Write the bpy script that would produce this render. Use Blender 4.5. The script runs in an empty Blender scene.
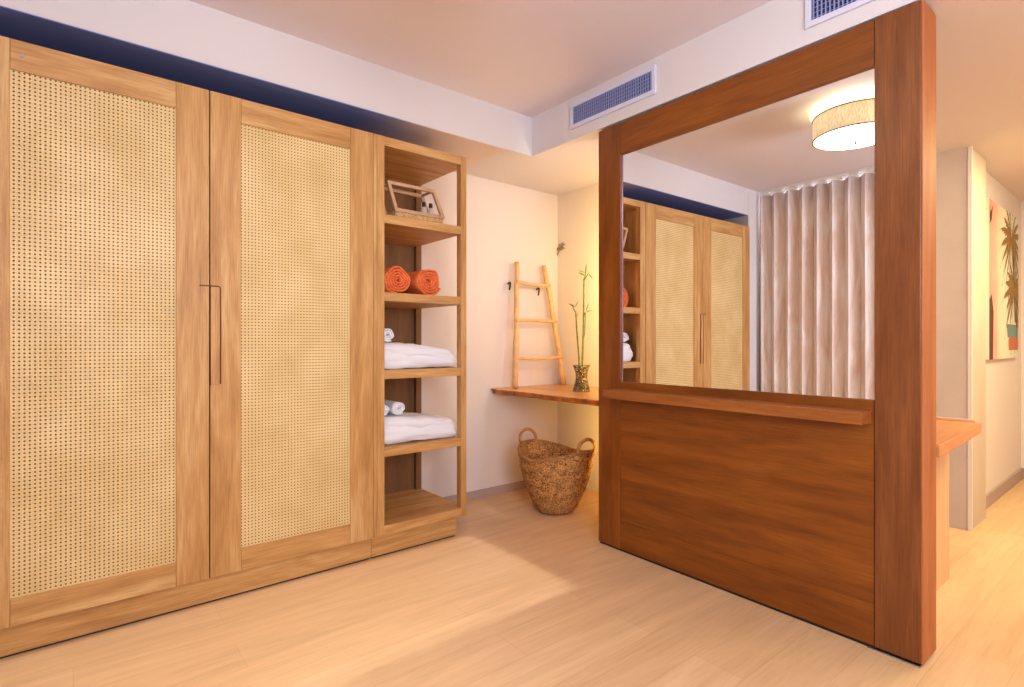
import bpy, bmesh, math, random
from mathutils import Vector, Matrix, noise
random.seed(7)
PI = math.pi
scn = bpy.context.scene
col = scn.collection
H = 1.15

# ------------------------------------------------------------------ materials
def srgb(r, g, b):
    f = lambda c: (c/255/12.92) if c/255 <= .04045 else ((c/255+.055)/1.055)**2.4
    return (f(r), f(g), f(b), 1)

def new_mat(name):
    m = bpy.data.materials.new(name); m.use_nodes = True
    nt = m.node_tree; nt.nodes.clear()
    out = nt.nodes.new('ShaderNodeOutputMaterial')
    b = nt.nodes.new('ShaderNodeBsdfPrincipled')
    nt.links.new(b.outputs[0], out.inputs[0])
    return m, nt, b, out

def N(nt, t, **kw):
    n = nt.nodes.new(t)
    for k, v in kw.items():
        if k.startswith('i_'):
            key = k[2:]
            n.inputs[int(key) if key.isdigit() else key].default_value = v
        else: setattr(n, k, v)
    return n

def ramp(nt, stops):
    r = nt.nodes.new('ShaderNodeValToRGB'); e = r.color_ramp.elements
    while len(e) < len(stops): e.new(.5)
    for i, (p, c) in enumerate(stops): e[i].position = p; e[i].color = c
    return r

def plain(name, c, rough=.6, metal=0, bump=0, bscale=80, spec=.5, var=0, vscale=3):
    m, nt, b, out = new_mat(name)
    b.inputs['Base Color'].default_value = c
    b.inputs['Roughness'].default_value = rough
    b.inputs['Metallic'].default_value = metal
    b.inputs['Specular IOR Level'].default_value = spec
    tc = N(nt, 'ShaderNodeTexCoord')
    if var:
        n = N(nt, 'ShaderNodeTexNoise', i_Scale=vscale, i_Detail=5.0)
        nt.links.new(tc.outputs['Object'], n.inputs['Vector'])
        lo = tuple(x*(1-var) for x in c[:3])+(1,); hi = tuple(min(1, x*(1+var)) for x in c[:3])+(1,)
        r = ramp(nt, [(.3, lo), (.7, hi)])
        nt.links.new(n.outputs[0], r.inputs[0]); nt.links.new(r.outputs[0], b.inputs['Base Color'])
    if bump:
        n = N(nt, 'ShaderNodeTexNoise', i_Scale=bscale, i_Detail=4.0)
        nt.links.new(tc.outputs['Object'], n.inputs['Vector'])
        bp = N(nt, 'ShaderNodeBump', i_Strength=bump, i_Distance=.01)
        nt.links.new(n.outputs[0], bp.inputs['Height']); nt.links.new(bp.outputs[0], b.inputs['Normal'])
    return m

def wood(name, dark, mid, light, rough=.5, pore=.25, cath=.35, coarse=1.0, blotch=.0):
    """grain runs along U of the box UV (metres)"""
    m, nt, b, out = new_mat(name)
    uv = N(nt, 'ShaderNodeUVMap')
    mp = N(nt, 'ShaderNodeMapping'); mp.inputs['Scale'].default_value = (.9*coarse, 9*coarse, 1)
    nt.links.new(uv.outputs[0], mp.inputs[0])
    n1 = N(nt, 'ShaderNodeTexNoise', i_Scale=1.6, i_Detail=6.0, i_Roughness=.65, i_Distortion=.35)
    nt.links.new(mp.outputs[0], n1.inputs['Vector'])
    mp3 = N(nt, 'ShaderNodeMapping'); mp3.inputs['Scale'].default_value = (1.2, 7, 1)
    nt.links.new(uv.outputs[0], mp3.inputs[0])
    wv = N(nt, 'ShaderNodeTexNoise', i_Scale=.8, i_Detail=2.0, i_Distortion=3.5)
    
    nt.links.new(mp3.outputs[0], wv.inputs['Vector'])
    mx = N(nt, 'ShaderNodeMix', data_type='FLOAT'); mx.inputs[0].default_value = cath
    nt.links.new(n1.outputs[0], mx.inputs[2]); nt.links.new(wv.outputs[0], mx.inputs[3])
    r = ramp(nt, [(.32, dark), (.5, mid), (.68, light)])
    nt.links.new(mx.outputs[0], r.inputs[0])
    mp2 = N(nt, 'ShaderNodeMapping'); mp2.inputs['Scale'].default_value = (7, 230, 1)
    nt.links.new(uv.outputs[0], mp2.inputs[0])
    n2 = N(nt, 'ShaderNodeTexNoise', i_Scale=1.0, i_Detail=3.0)
    nt.links.new(mp2.outputs[0], n2.inputs['Vector'])
    r2 = ramp(nt, [(.32, (1-pore, 1-pore*1.1, 1-pore*1.3, 1)), (.55, (1, 1, 1, 1))])
    nt.links.new(n2.outputs[0], r2.inputs[0])
    mul = N(nt, 'ShaderNodeMix', data_type='RGBA', blend_type='MULTIPLY'); mul.inputs[0].default_value = 1
    nt.links.new(r.outputs[0], mul.inputs[6]); nt.links.new(r2.outputs[0], mul.inputs[7])
    last = mul.outputs[2]
    if blotch:
        n4 = N(nt, 'ShaderNodeTexNoise', i_Scale=2.2, i_Detail=4.0, i_Distortion=.6)
        mp4 = N(nt, 'ShaderNodeMapping'); mp4.inputs['Scale'].default_value = (1, 2.4, 1)
        nt.links.new(uv.outputs[0], mp4.inputs[0]); nt.links.new(mp4.outputs[0], n4.inputs['Vector'])
        r4 = ramp(nt, [(.3, (1-blotch, 1-blotch, 1-blotch, 1)), (.68, (1, 1, 1, 1))])
        nt.links.new(n4.outputs[0], r4.inputs[0])
        mu = N(nt, 'ShaderNodeMix', data_type='RGBA', blend_type='MULTIPLY'); mu.inputs[0].default_value = 1
        nt.links.new(last, mu.inputs[6]); nt.links.new(r4.outputs[0], mu.inputs[7]); last = mu.outputs[2]
    nt.links.new(last, b.inputs['Base Color'])
    b.inputs['Roughness'].default_value = rough
    bp = N(nt, 'ShaderNodeBump', i_Strength=.12, i_Distance=.002)
    nt.links.new(n2.outputs[0], bp.inputs['Height']); nt.links.new(bp.outputs[0], b.inputs['Normal'])
    return m

def emis(name, c, s):
    m = bpy.data.materials.new(name); m.use_nodes = True; nt = m.node_tree; nt.nodes.clear()
    o = nt.nodes.new('ShaderNodeOutputMaterial'); e = nt.nodes.new('ShaderNodeEmission')
    e.inputs[0].default_value = c; e.inputs[1].default_value = s
    nt.links.new(e.outputs[0], o.inputs[0]); return m

M = {}
M['wall'] = plain('wall_paint', srgb(222, 210, 204), .85, bump=.05, bscale=160)
M['bulk'] = plain('bulkhead_paint', srgb(218, 212, 214), .85, bump=.04, bscale=160)
M['ceil'] = plain('ceiling_paint', srgb(226, 218, 224), .9, bump=.04, bscale=120)
M['recess'] = plain('recess_shade_tone', srgb(78, 84, 128), .85)  # flat shade colour for the gap above the wardrobe
M['pillar'] = plain('pillar_plaster', srgb(200, 182, 166), .75, bump=.2, bscale=14, var=.05, vscale=4)
M['white'] = plain('white_enamel', srgb(235, 235, 240), .4)
M['vent'] = plain('vent_enamel', srgb(214, 214, 232), .45)
M['blade'] = plain('vent_blade', srgb(150, 156, 200), .45)
M['vdark'] = plain('vent_void', srgb(52, 54, 88), .8)
M['skirt'] = plain('skirting_paint', srgb(176, 154, 146), .6)
M['oak'] = wood('limed_oak', srgb(166, 118, 62), srgb(197, 150, 90), srgb(218, 180, 124), .5, .2, .3)
M['backing'] = plain('cane_backing', srgb(150, 108, 70), .8)
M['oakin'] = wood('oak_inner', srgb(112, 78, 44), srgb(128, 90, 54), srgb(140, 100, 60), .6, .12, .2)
M['walnut'] = wood('stained_panel', srgb(112, 59, 10), srgb(138, 77, 14), srgb(156, 93, 26), .38, .22, .25, coarse=.8, blotch=.14)
M['walnut_post'] = wood('stained_post', srgb(108, 60, 26), srgb(124, 73, 33), srgb(138, 85, 42), .36, .25, .12, coarse=1.4)
M['walnut_side'] = wood('stained_edge', srgb(160, 92, 50), srgb(176, 106, 60), srgb(186, 116, 68), .6, .18, .12, coarse=1.4)
M['black'] = plain('black_base', srgb(22, 20, 20), .5)
M['metal'] = plain('brushed_steel', srgb(170, 172, 178), .3, metal=1)
M['slab'] = wood('live_edge_slab', srgb(176, 108, 52), srgb(216, 154, 88), srgb(232, 182, 118), .3, .2, .45)
M['bark'] = plain('live_edge_bark', srgb(186, 112, 50), .5, bump=.8, bscale=30, var=.55, vscale=14)
M['teak'] = wood('counter_wood', srgb(196, 120, 66), srgb(214, 144, 88), srgb(226, 160, 104), .4, .15, .3)
M['panel'] = wood('pale_panel', srgb(214, 170, 126), srgb(224, 184, 142), srgb(230, 194, 154), .5, .1, .2)
M['branch'] = plain('peeled_branch', srgb(222, 178, 124), .55, bump=.4, bscale=25, var=.15, vscale=16)
M['pull_shade'] = plain('pull_shade_line', srgb(120, 78, 48), .45, metal=.2)  # dark tone for the shaded edges of the door pull
M['steel_black'] = plain('black_steel', srgb(26, 24, 24), .4, metal=.6)
M['white_towel'] = plain('white_terry', srgb(236, 234, 240), .95, bump=.5, bscale=220)
M['orange_towel'] = plain('orange_terry', srgb(246, 128, 70), .95, bump=1.0, bscale=120, var=.22, vscale=60)
M['stem'] = plain('bamboo_stem', srgb(96, 112, 40), .4, var=.2, vscale=30)
M['leaf'] = plain('bamboo_leaf', srgb(96, 116, 46), .5, var=.2, vscale=30)
M['ornament'] = plain('ornament_iron', srgb(150, 132, 104), .6)
M['pebble'] = plain('pebble', srgb(160, 140, 110), .5, var=.7, vscale=90)
M['tray_wood'] = plain('tray_wood', srgb(196, 158, 122), .5, var=.1, vscale=20)
M['bottle_cap'] = plain('bottle_cap', srgb(60, 44, 40), .4)
M['label'] = plain('bottle_liquid', srgb(205, 190, 178), .3)
M['canopy'] = emis('lamp_glow_ring', (1, .80, .38, 1), 5)

def glass_mat():
    m, nt, b, out = new_mat('clear_glass')
    b.inputs['Roughness'].default_value = .05
    b.inputs['Base Color'].default_value = (.10, .10, .08, 1)
    tr = N(nt, 'ShaderNodeBsdfTransparent'); ms = N(nt, 'ShaderNodeMixShader')
    lw = N(nt, 'ShaderNodeLayerWeight', i_Blend=.35); mm = N(nt, 'ShaderNodeMath', operation='MULTIPLY_ADD'); mm.inputs[1].default_value = .5; mm.inputs[2].default_value = .06
    nt.links.new(lw.outputs['Facing'], mm.inputs[0]); nt.links.new(mm.outputs[0], ms.inputs[0])
    nt.links.new(tr.outputs[0], ms.inputs[1]); nt.links.new(b.outputs[0], ms.inputs[2]); nt.links.new(ms.outputs[0], out.inputs[0])
    return m
M['glass'] = glass_mat()

def mirror_mat():
    m, nt, b, out = new_mat('mirror_silver')
    b.inputs['Base Color'].default_value = (.95, .95, .95, 1)
    b.inputs['Metallic'].default_value = 1; b.inputs['Roughness'].default_value = 0.0
    return m
M['mirror'] = mirror_mat()

def floor_mat():
    m, nt, b, out = new_mat('pale_oak_planks')
    tc = N(nt, 'ShaderNodeTexCoord')
    rot = N(nt, 'ShaderNodeMapping'); rot.inputs['Rotation'].default_value = (0, 0, PI/2)
    nt.links.new(tc.outputs['Object'], rot.inputs[0])
    br = N(nt, 'ShaderNodeTexBrick', offset=.37, i_Scale=1.0)
    br.inputs['Brick Width'].default_value = 1.3; br.inputs['Row Height'].default_value = .19
    br.inputs['Mortar Size'].default_value = .0012; br.inputs['Mortar Smooth'].default_value = .4
    br.inputs['Bias'].default_value = 0
    br.inputs['Color1'].default_value = srgb(226, 192, 150); br.inputs['Color2'].default_value = srgb(218, 182, 139)
    br.inputs['Mortar'].default_value = srgb(208, 168, 128)
    nt.links.new(rot.outputs[0], br.inputs[0])
    mp = N(nt, 'ShaderNodeMapping'); mp.inputs['Scale'].default_value = (7, .8, 1)
    nt.links.new(tc.outputs['Object'], mp.inputs[0])
    n = N(nt, 'ShaderNodeTexNoise', i_Scale=1.3, i_Detail=7.0, i_Roughness=.6, i_Distortion=1.2)
    nt.links.new(mp.outputs[0], n.inputs['Vector'])
    r = ramp(nt, [(.3, (.86, .83, .80, 1)), (.5, (.96, .95, .94, 1)), (.68, (1.04, 1.04, 1.05, 1))])
    nt.links.new(n.outputs[0], r.inputs[0])
    mul = N(nt, 'ShaderNodeMix', data_type='RGBA', blend_type='MULTIPLY'); mul.inputs[0].default_value = 1
    nt.links.new(br.outputs[0], mul.inputs[6]); nt.links.new(r.outputs[0], mul.inputs[7])
    mp2 = N(nt, 'ShaderNodeMapping'); mp2.inputs['Scale'].default_value = (90, 4, 1)
    nt.links.new(tc.outputs['Object'], mp2.inputs[0])
    n2 = N(nt, 'ShaderNodeTexNoise', i_Scale=1.0, i_Detail=2.0)
    nt.links.new(mp2.outputs[0], n2.inputs['Vector'])
    r2 = ramp(nt, [(.3, (.93, .92, .9, 1)), (.5, (1, 1, 1, 1))]); nt.links.new(n2.outputs[0], r2.inputs[0])
    mu2 = N(nt, 'ShaderNodeMix', data_type='RGBA', blend_type='MULTIPLY'); mu2.inputs[0].default_value = 1
    nt.links.new(mul.outputs[2], mu2.inputs[6]); nt.links.new(r2.outputs[0], mu2.inputs[7])
    nt.links.new(mu2.outputs[2], b.inputs['Base Color'])
    b.inputs['Roughness'].default_value = .38; b.inputs['Specular IOR Level'].default_value = .4
    return m
M['floor'] = floor_mat()

def cane_mat():
    m, nt, b, out = new_mat('woven_cane')
    tc = N(nt, 'ShaderNodeTexCoord'); sp = N(nt, 'ShaderNodeSeparateXYZ')
    nt.links.new(tc.outputs['Object'], sp.inputs[0])
    def mth(op, a, c=None):
        n = nt.nodes.new('ShaderNodeMath'); n.operation = op
        for i, v in enumerate((a, c)):
            if v is None: continue
            if isinstance(v, (int, float)): n.inputs[i].default_value = v
            else: nt.links.new(v, n.inputs[i])
        return n.outputs[0]
    P = .0147
    fy = mth('SUBTRACT', mth('FRACT', mth('DIVIDE', sp.outputs[1], P)), .5)
    fz = mth('SUBTRACT', mth('FRACT', mth('DIVIDE', sp.outputs[2], P)), .5)
    ay, az = mth('ABSOLUTE', fy), mth('ABSOLUTE', fz)
    r = mth('SQRT', mth('ADD', mth('POWER', ay, 2.0), mth('POWER', az, 2.0)))
    dia = mth('MULTIPLY', mth('ADD', ay, az), .8)
    rr = mth('MAXIMUM', r, dia)
    hole = mth('LESS_THAN', rr, .245)
    n = N(nt, 'ShaderNodeTexNoise', i_Scale=5.0, i_Detail=3.0); nt.links.new(tc.outputs['Object'], n.inputs['Vector'])
    cr = ramp(nt, [(.3, srgb(222, 192, 132)), (.7, srgb(236, 210, 156))]); nt.links.new(n.outputs[0], cr.inputs[0])
    # strand gap lines between the paired canes
    gap = mth('MINIMUM', mth('ABSOLUTE', mth('SUBTRACT', ay, .5)), mth('ABSOLUTE', mth('SUBTRACT', az, .5)))
    sh = ramp(nt, [(0, (.86, .8, .72, 1)), (.09, (1, 1, 1, 1))]); nt.links.new(gap, sh.inputs[0])
    mul = N(nt, 'ShaderNodeMix', data_type='RGBA', blend_type='MULTIPLY'); mul.inputs[0].default_value = 1
    nt.links.new(cr.outputs[0], mul.inputs[6]); nt.links.new(sh.outputs[0], mul.inputs[7])
    nt.links.new(mul.outputs[2], b.inputs['Base Color']); b.inputs['Roughness'].default_value = .5
    bp = N(nt, 'ShaderNodeBump', i_Strength=.5, i_Distance=.002)
    nt.links.new(rr, bp.inputs['Height']); nt.links.new(bp.outputs[0], b.inputs['Normal'])
    tr = N(nt, 'ShaderNodeBsdfTransparent'); ms = N(nt, 'ShaderNodeMixShader')
    nt.links.new(hole, ms.inputs[0]); nt.links.new(b.outputs[0], ms.inputs[1]); nt.links.new(tr.outputs[0], ms.inputs[2])
    nt.links.new(ms.outputs[0], out.inputs[0])
    return m
M['cane'] = cane_mat()

def basket_mat():
    m, nt, b, out = new_mat('seagrass_weave')
    uv = N(nt, 'ShaderNodeUVMap')
    mp = N(nt, 'ShaderNodeMapping'); mp.inputs['Scale'].default_value = (130, 120, 1); mp.inputs['Rotation'].default_value = (0, 0, .25)
    nt.links.new(uv.outputs[0], mp.inputs[0])
    v = N(nt, 'ShaderNodeTexVoronoi', i_Scale=1.0, feature='F1'); nt.links.new(mp.outputs[0], v.inputs['Vector'])
    r = ramp(nt, [(.15, srgb(236, 186, 116)), (.55, srgb(208, 150, 84)), (.9, srgb(124, 76, 34))])
    nt.links.new(v.outputs['Distance'], r.inputs[0])
    n = N(nt, 'ShaderNodeTexNoise', i_Scale=22.0, i_Detail=4.0); nt.links.new(uv.outputs[0], n.inputs['Vector'])
    r2 = ramp(nt, [(.3, (.62, .58, .5, 1)), (.65, (1.1, 1.08, 1.05, 1))]); nt.links.new(n.outputs[0], r2.inputs[0])
    mul = N(nt, 'ShaderNodeMix', data_type='RGBA', blend_type='MULTIPLY'); mul.inputs[0].default_value = 1
    nt.links.new(r.outputs[0], mul.inputs[6]); nt.links.new(r2.outputs[0], mul.inputs[7])
    nt.links.new(mul.outputs[2], b.inputs['Base Color']); b.inputs['Roughness'].default_value = .7
    bp = N(nt, 'ShaderNodeBump', i_Strength=.9, i_Distance=.006, invert=True)
    nt.links.new(v.outputs['Distance'], bp.inputs['Height']); nt.links.new(bp.outputs[0], b.inputs['Normal'])
    return m
M['basket'] = basket_mat()
M['basket_handle'] = plain('seagrass_wrap', srgb(196, 142, 80), .7, bump=1.0, bscale=90, var=.25, vscale=70)

def curtain_mat():
    m, nt, b, out = new_mat('curtain_cloth')
    tc = N(nt, 'ShaderNodeTexCoord')
    mp = N(nt, 'ShaderNodeMapping'); mp.inputs['Scale'].default_value = (9, 3, 1.2)
    nt.links.new(tc.outputs['Object'], mp.inputs[0])
    n = N(nt, 'ShaderNodeTexNoise', i_Scale=1.4, i_Detail=5.0, i_Distortion=1.5); nt.links.new(mp.outputs[0], n.inputs['Vector'])
    r = ramp(nt, [(.36, srgb(222, 202, 196)), (.5, srgb(232, 220, 218)), (.66, srgb(240, 238, 242))])
    nt.links.new(n.outputs[0], r.inputs[0]); nt.links.new(r.outputs[0], b.inputs['Base Color'])
    b.inputs['Roughness'].default_value = .8; b.inputs['Sheen Weight'].default_value = .2
    return m
M['curtain'] = curtain_mat()

def shade_mat():
    m, nt, b, out = new_mat('lamp_shade_weave')
    tc = N(nt, 'ShaderNodeTexCoord')
    w = N(nt, 'ShaderNodeTexNoise', i_Scale=60.0, i_Detail=3.0)
    mp = N(nt, 'ShaderNodeMapping'); mp.inputs['Scale'].default_value = (3, 3, .6)
    nt.links.new(tc.outputs['Object'], mp.inputs[0]); nt.links.new(mp.outputs[0], w.inputs['Vector'])
    r = ramp(nt, [(.35, (.72, .50, .24, 1)), (.62, (1, .86, .54, 1))]); nt.links.new(w.outputs[0], r.inputs[0])
    e = N(nt, 'ShaderNodeEmission'); e.inputs[1].default_value = .75
    nt.links.new(r.outputs[0], e.inputs[0])
    ad = N(nt, 'ShaderNodeAddShader'); b.inputs['Base Color'].default_value = srgb(200, 160, 100); b.inputs['Roughness'].default_value = .8
    nt.links.new(e.outputs[0], ad.inputs[0]); nt.links.new(b.outputs[0], ad.inputs[1]); nt.links.new(ad.outputs[0], out.inputs[0])
    return m
M['shade'] = shade_mat()

# ------------------------------------------------------------------ helpers
def bx(bm, lo, hi, grain=2, mi=0):
    """box with UV in metres, U along the grain axis"""
    uvl = bm.loops.layers.uv.verify()
    o1, o2 = random.uniform(0, 20), random.uniform(0, 20)
    vs = [bm.verts.new((x, y, z)) for x in (lo[0], hi[0]) for y in (lo[1], hi[1]) for z in (lo[2], hi[2])]
    idx = [(0, 1, 3, 2), (4, 6, 7, 5), (0, 4, 5, 1), (2, 3, 7, 6), (0, 2, 6, 4), (1, 5, 7, 3)]
    fs = []
    for q in idx:
        f = bm.faces.new([vs[i] for i in q]); f.material_index = mi; fs.append(f)
        f.normal_update(); nrm = f.normal
        ax = max(range(3), key=lambda i: abs(nrm[i]))
        others = [i for i in range(3) if i != ax]
        if grain in others: a = grain; c = [i for i in others if i != grain][0]
        else: a, c = others
        for l in f.loops: l[uvl].uv = (l.vert.co[a]+o1, l.vert.co[c]+o2+lo[ax]*.3)
    return fs

def tube(bm, pts, rad, n=10, cap=True, jitter=0, mi=0):
    uvl = bm.loops.layers.uv.verify()
    pts = [Vector(p) for p in pts]
    if not isinstance(rad, (list, tuple)): rad = [rad]*len(pts)
    rings = []; up = None; L = 0
    for i, p in enumerate(pts):
        t = (pts[min(i+1, len(pts)-1)]-pts[max(i-1, 0)]).normalized()
        if up is None:
            up = t.orthogonal().normalized()
        up = (up-t*up.dot(t)).normalized(); sd = t.cross(up)
        if i: L += (p-pts[i-1]).length
        ring = []
        for k in range(n):
            a = 2*PI*k/n
            r = rad[i]*(1+jitter*noise.noise(Vector((math.cos(a)*1.5, math.sin(a)*1.5, L*12))+p))
            ring.append(bm.verts.new(p+(up*math.cos(a)+sd*math.sin(a))*r))
        rings.append((ring, L))
    for (a, la), (b, lb) in zip(rings, rings[1:]):
        for k in range(n):
            f = bm.faces.new((a[k], a[(k+1) % n], b[(k+1) % n], b[k])); f.smooth = True; f.material_index = mi
            for l, (uu, vv) in zip(f.loops, ((la, k/n), (la, (k+1)/n), (lb, (k+1)/n), (lb, k/n))): l[uvl].uv = (uu, vv*.3)
    if cap:
        f = bm.faces.new(list(reversed(rings[0][0]))); f.material_index = mi
        f = bm.faces.new(rings[-1][0]); f.material_index = mi

def ring_tube(bm, c, axis_u, axis_v, r1, r2, rad, seg=36, n=8):
    c = Vector(c); u = Vector(axis_u).normalized(); v = Vector(axis_v).normalized(); w = u.cross(v)
    rings = []
    for i in range(seg):
        a = 2*PI*i/seg; p = c+u*math.cos(a)*r1+v*math.sin(a)*r2
        o = (u*math.cos(a)/r1+v*math.sin(a)/r2).normalized()
        rings.append([bm.verts.new(p+(o*math.cos(2*PI*k/n)+w*math.sin(2*PI*k/n))*rad) for k in range(n)])
    for i in range(seg):
        a, b = rings[i], rings[(i+1) % seg]
        for k in range(n):
            f = bm.faces.new((a[k], b[k], b[(k+1) % n], a[(k+1) % n])); f.smooth = True

def lathe(bm, prof, n=48, c=(0, 0, 0), close=False, smooth=True):
    rings = [[bm.verts.new((c[0]+r*math.cos(2*PI*k/n), c[1]+r*math.sin(2*PI*k/n), c[2]+z)) for k in range(n)] for r, z in prof]
    prs = list(zip(rings, rings[1:])) + ([(rings[-1], rings[0])] if close else [])
    for a, b in prs:
        for k in range(n):
            f = bm.faces.new((a[k], a[(k+1) % n], b[(k+1) % n], b[k])); f.smooth = smooth
    return rings

def obj(name, bm, mats, parent=None, bevel=0, loc=None, sub=0):
    me = bpy.data.meshes.new(name)
    bmesh.ops.recalc_face_normals(bm, faces=bm.faces)
    bm.to_mesh(me); bm.free()
    o = bpy.data.objects.new(name, me); col.objects.link(o)
    for m in (mats if isinstance(mats, (list, tuple)) else [mats]): me.materials.append(m)
    if parent: o.parent = parent
    if loc: o.location = loc
    if bevel:
        b = o.modifiers.new('bevel', 'BEVEL'); b.width = bevel; b.segments = 2; b.limit_method = 'ANGLE'; b.angle_limit = .6
    if sub:
        s = o.modifiers.new('subd', 'SUBSURF'); s.levels = s.render_levels = sub
    return o

def boxo(name, lo, hi, mat, parent=None, grain=2, bevel=.0015):
    bm = bmesh.new(); bx(bm, lo, hi, grain); return obj(name, bm, mat, parent, bevel)

def tag(o, label, cat, group=None):
    o['label'] = label; o['category'] = cat
    if group: o['group'] = group
    return o
def empty(name, loc, label, cat, group=None, rz=0):
    o = bpy.data.objects.new(name, None); col.objects.link(o); o.location = loc; o.rotation_euler = (0, 0, rz)
    o.empty_display_size = .1
    return tag(o, label, cat, group)
def struct(o): o['kind'] = 'structure'; return o
def sbox(name, lo, hi, mat, grain=2, bevel=0): return struct(boxo(name, lo, hi, mat, None, grain, bevel))

# ------------------------------------------------------------------ key measures
WX = -2.702            # wardrobe front plane
LW = -3.29             # left wall
BW = 3.14              # back wall of the niche
ZB = 2.373             # bulkhead underside
ZC = 2.625             # ceiling
ZF = 2.345             # ceiling of the far area
BY = 2.347              # vent bulkhead face
YL, Y1, Y2, Y3 = -.295, .4654, 1.2336, 1.8287
WH = 2.2546

# ------------------------------------------------------------------ setting
sbox('floor', (-3.5, -1.0, -.1), (2.4, 6.6, 0), M['floor'])
sbox('wall_left', (LW-.1, -.9, 0), (LW, BW+.1, ZC), M['wall'])
sbox('wall_back', (LW-.1, BW, 0), (-1.25, BW+.1, ZC), M['wall'])
sbox('wall_niche', (-1.35, BW+.1, 0), (-1.25, 4.4, ZC), M['wall'])
sbox('wall_end', (LW, -.9, 0), (WX+.002, YL-.016, ZC), M['bulk'])
sbox('wall_rear', (LW, -.95, 0), (2.3, -.85, ZC), M['wall'])
sbox('wall_right', (2.2, -.9, 0), (2.3, 6.4, ZC), M['wall'])
sbox('wall_corridor', (-1.35, 4.65, 0), (-.885, 6.3, ZC), M['wall'])
sbox('wall_far', (-1.0, 6.25, 0), (2.3, 6.35, ZC), M['wall'])
sbox('ceiling', (-3.4, -.95, ZC), (2.3, 2.6, ZC+.1), M['ceil'])
sbox('ceiling_bulkhead', (LW, YL-.016, ZB), (WX, 3.14, ZC), M['bulk'])
sbox('ceiling_vent_bulkhead', (WX, BY, ZB), (2.2, 3.24, ZC), M['bulk'])
bm = bmesh.new(); bx(bm, (-1.35, 3.2, ZF), (2.19, 6.3, ZB-.001))
vs = [bm.verts.new(p) for p in ((-1.35, BY+.004, ZB-.0005), (2.19, BY+.004, ZB-.0005), (2.19, 3.2, ZF), (-1.35, 3.2, ZF), (-1.35, 3.2, ZB), (2.19, 3.2, ZB))]
for q in ((0, 1, 2, 3), (3, 2, 5, 4), (0, 4, 5, 1), (0, 3, 4), (1, 5, 2)): bm.faces.new([vs[i] for i in q])
bx(bm, (-1.35, 3.2, ZB-.001), (2.19, 6.3, ZB+.1))
struct(obj('ceiling_far', bm, M['wall']))
def recess_shade_mat():
    m, nt, b, out = new_mat('recess_painted_shade')  # shade above the wardrobe painted in as navy, fading towards the tower
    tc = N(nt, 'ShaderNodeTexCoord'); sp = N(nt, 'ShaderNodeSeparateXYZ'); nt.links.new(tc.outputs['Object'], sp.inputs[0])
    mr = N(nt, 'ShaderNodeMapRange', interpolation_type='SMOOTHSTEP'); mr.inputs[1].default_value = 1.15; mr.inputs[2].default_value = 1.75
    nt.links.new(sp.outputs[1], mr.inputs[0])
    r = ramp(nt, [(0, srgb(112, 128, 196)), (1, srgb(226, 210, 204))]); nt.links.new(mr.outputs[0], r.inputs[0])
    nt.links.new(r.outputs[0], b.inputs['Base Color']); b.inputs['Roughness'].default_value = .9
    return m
sbox('ceiling_recess', (LW, YL-.005, ZB-.004), (WX-.001, Y3+.3, ZB-.0005), recess_shade_mat())
# pillar with white corner bead
sbox('wall_pillar', (-1.35, 4.26, 0), (-.83, 4.66, ZF), M['pillar'])
sbox('trim_1', (-.842, 4.252, 0), (-.822, 4.27, ZF), plain('corner_bead', srgb(226, 212, 200), .5))
sbox('baseboard_left', (LW, Y3+.02, 0), (LW+.012, BW, .06), M['skirt'])
sbox('baseboard_corridor', (-.885, 4.66, 0), (-.87, 6.25, .09), M['skirt'])
sbox('baseboard_far', (-.87, 6.235, 0), (2.2, 6.25, .09), M['skirt'])

# ------------------------------------------------------------------ wardrobe
wd = empty('wardrobe', (0, 0, 0), 'tall light oak wardrobe with two woven cane doors', 'wardrobe')
bm = bmesh.new()
XB = LW+.02
bx(bm, (XB, YL, .115), (WX-.026, YL+.02, WH), 2)
bx(bm, (XB, Y2-.022, .115), (WX-.026, Y2-.002, WH), 2)
bx(bm, (XB, YL+.02, WH-.02), (WX-.026, Y2-.022, WH), 1)
bx(bm, (XB, YL+.02, .115), (WX-.026, Y2-.022, .135), 1)
bx(bm, (XB, YL+.02, .135), (XB+.01, Y2-.022, WH-.02), 2)
obj('carcass', bm, M['oak'], wd, .001)
boxo('plinth', (XB, YL, .008), (WX-.024, Y2-.002, .111), M['oak'], wd, 1)
boxo('shadow_gap', (XB+.02, YL+.01, 0), (WX-.030, Y2-.01, .008), M['black'], wd, 1, 0)

def door(ya, yb, stile_l, stile_r, zlo=.117, zhi=WH-.001):
    x0, x1 = WX-.024, WX
    bm = bmesh.new()
    bx(bm, (x0, ya, zlo), (x1, ya+stile_l, zhi), 2)
    bx(bm, (x0, yb-stile_r, zlo), (x1, yb, zhi), 2)
    bx(bm, (x0, ya+stile_l+.0008, zlo), (x1-.0008, yb-stile_r-.0008, .218), 1)
    bx(bm, (x0, ya+stile_l+.0008, 2.143), (x1-.0008, yb-stile_r-.0008, zhi), 1)
    d = obj('door', bm, M['oak'], wd, .0012)
    bm = bmesh.new()
    a, b = ya+stile_l-.002, yb-stile_r+.002
    vs = [bm.verts.new(p) for p in ((x1-.008, a, .215), (x1-.008, b, .215), (x1-.008, b, 2.146), (x1-.008, a, 2.146))]
    bm.faces.new(vs); obj('cane_panel', bm, M['cane'], d)
    boxo('backing_board', (x0+.001, a, .215), (x1-.016, b, 2.146), M['backing'], d, 2, 0)
    return d
dl = door(YL+.002, Y1-.0022, .114, .124)
dr = door(Y1+.0022, Y2-.003, .124, .124)
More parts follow.
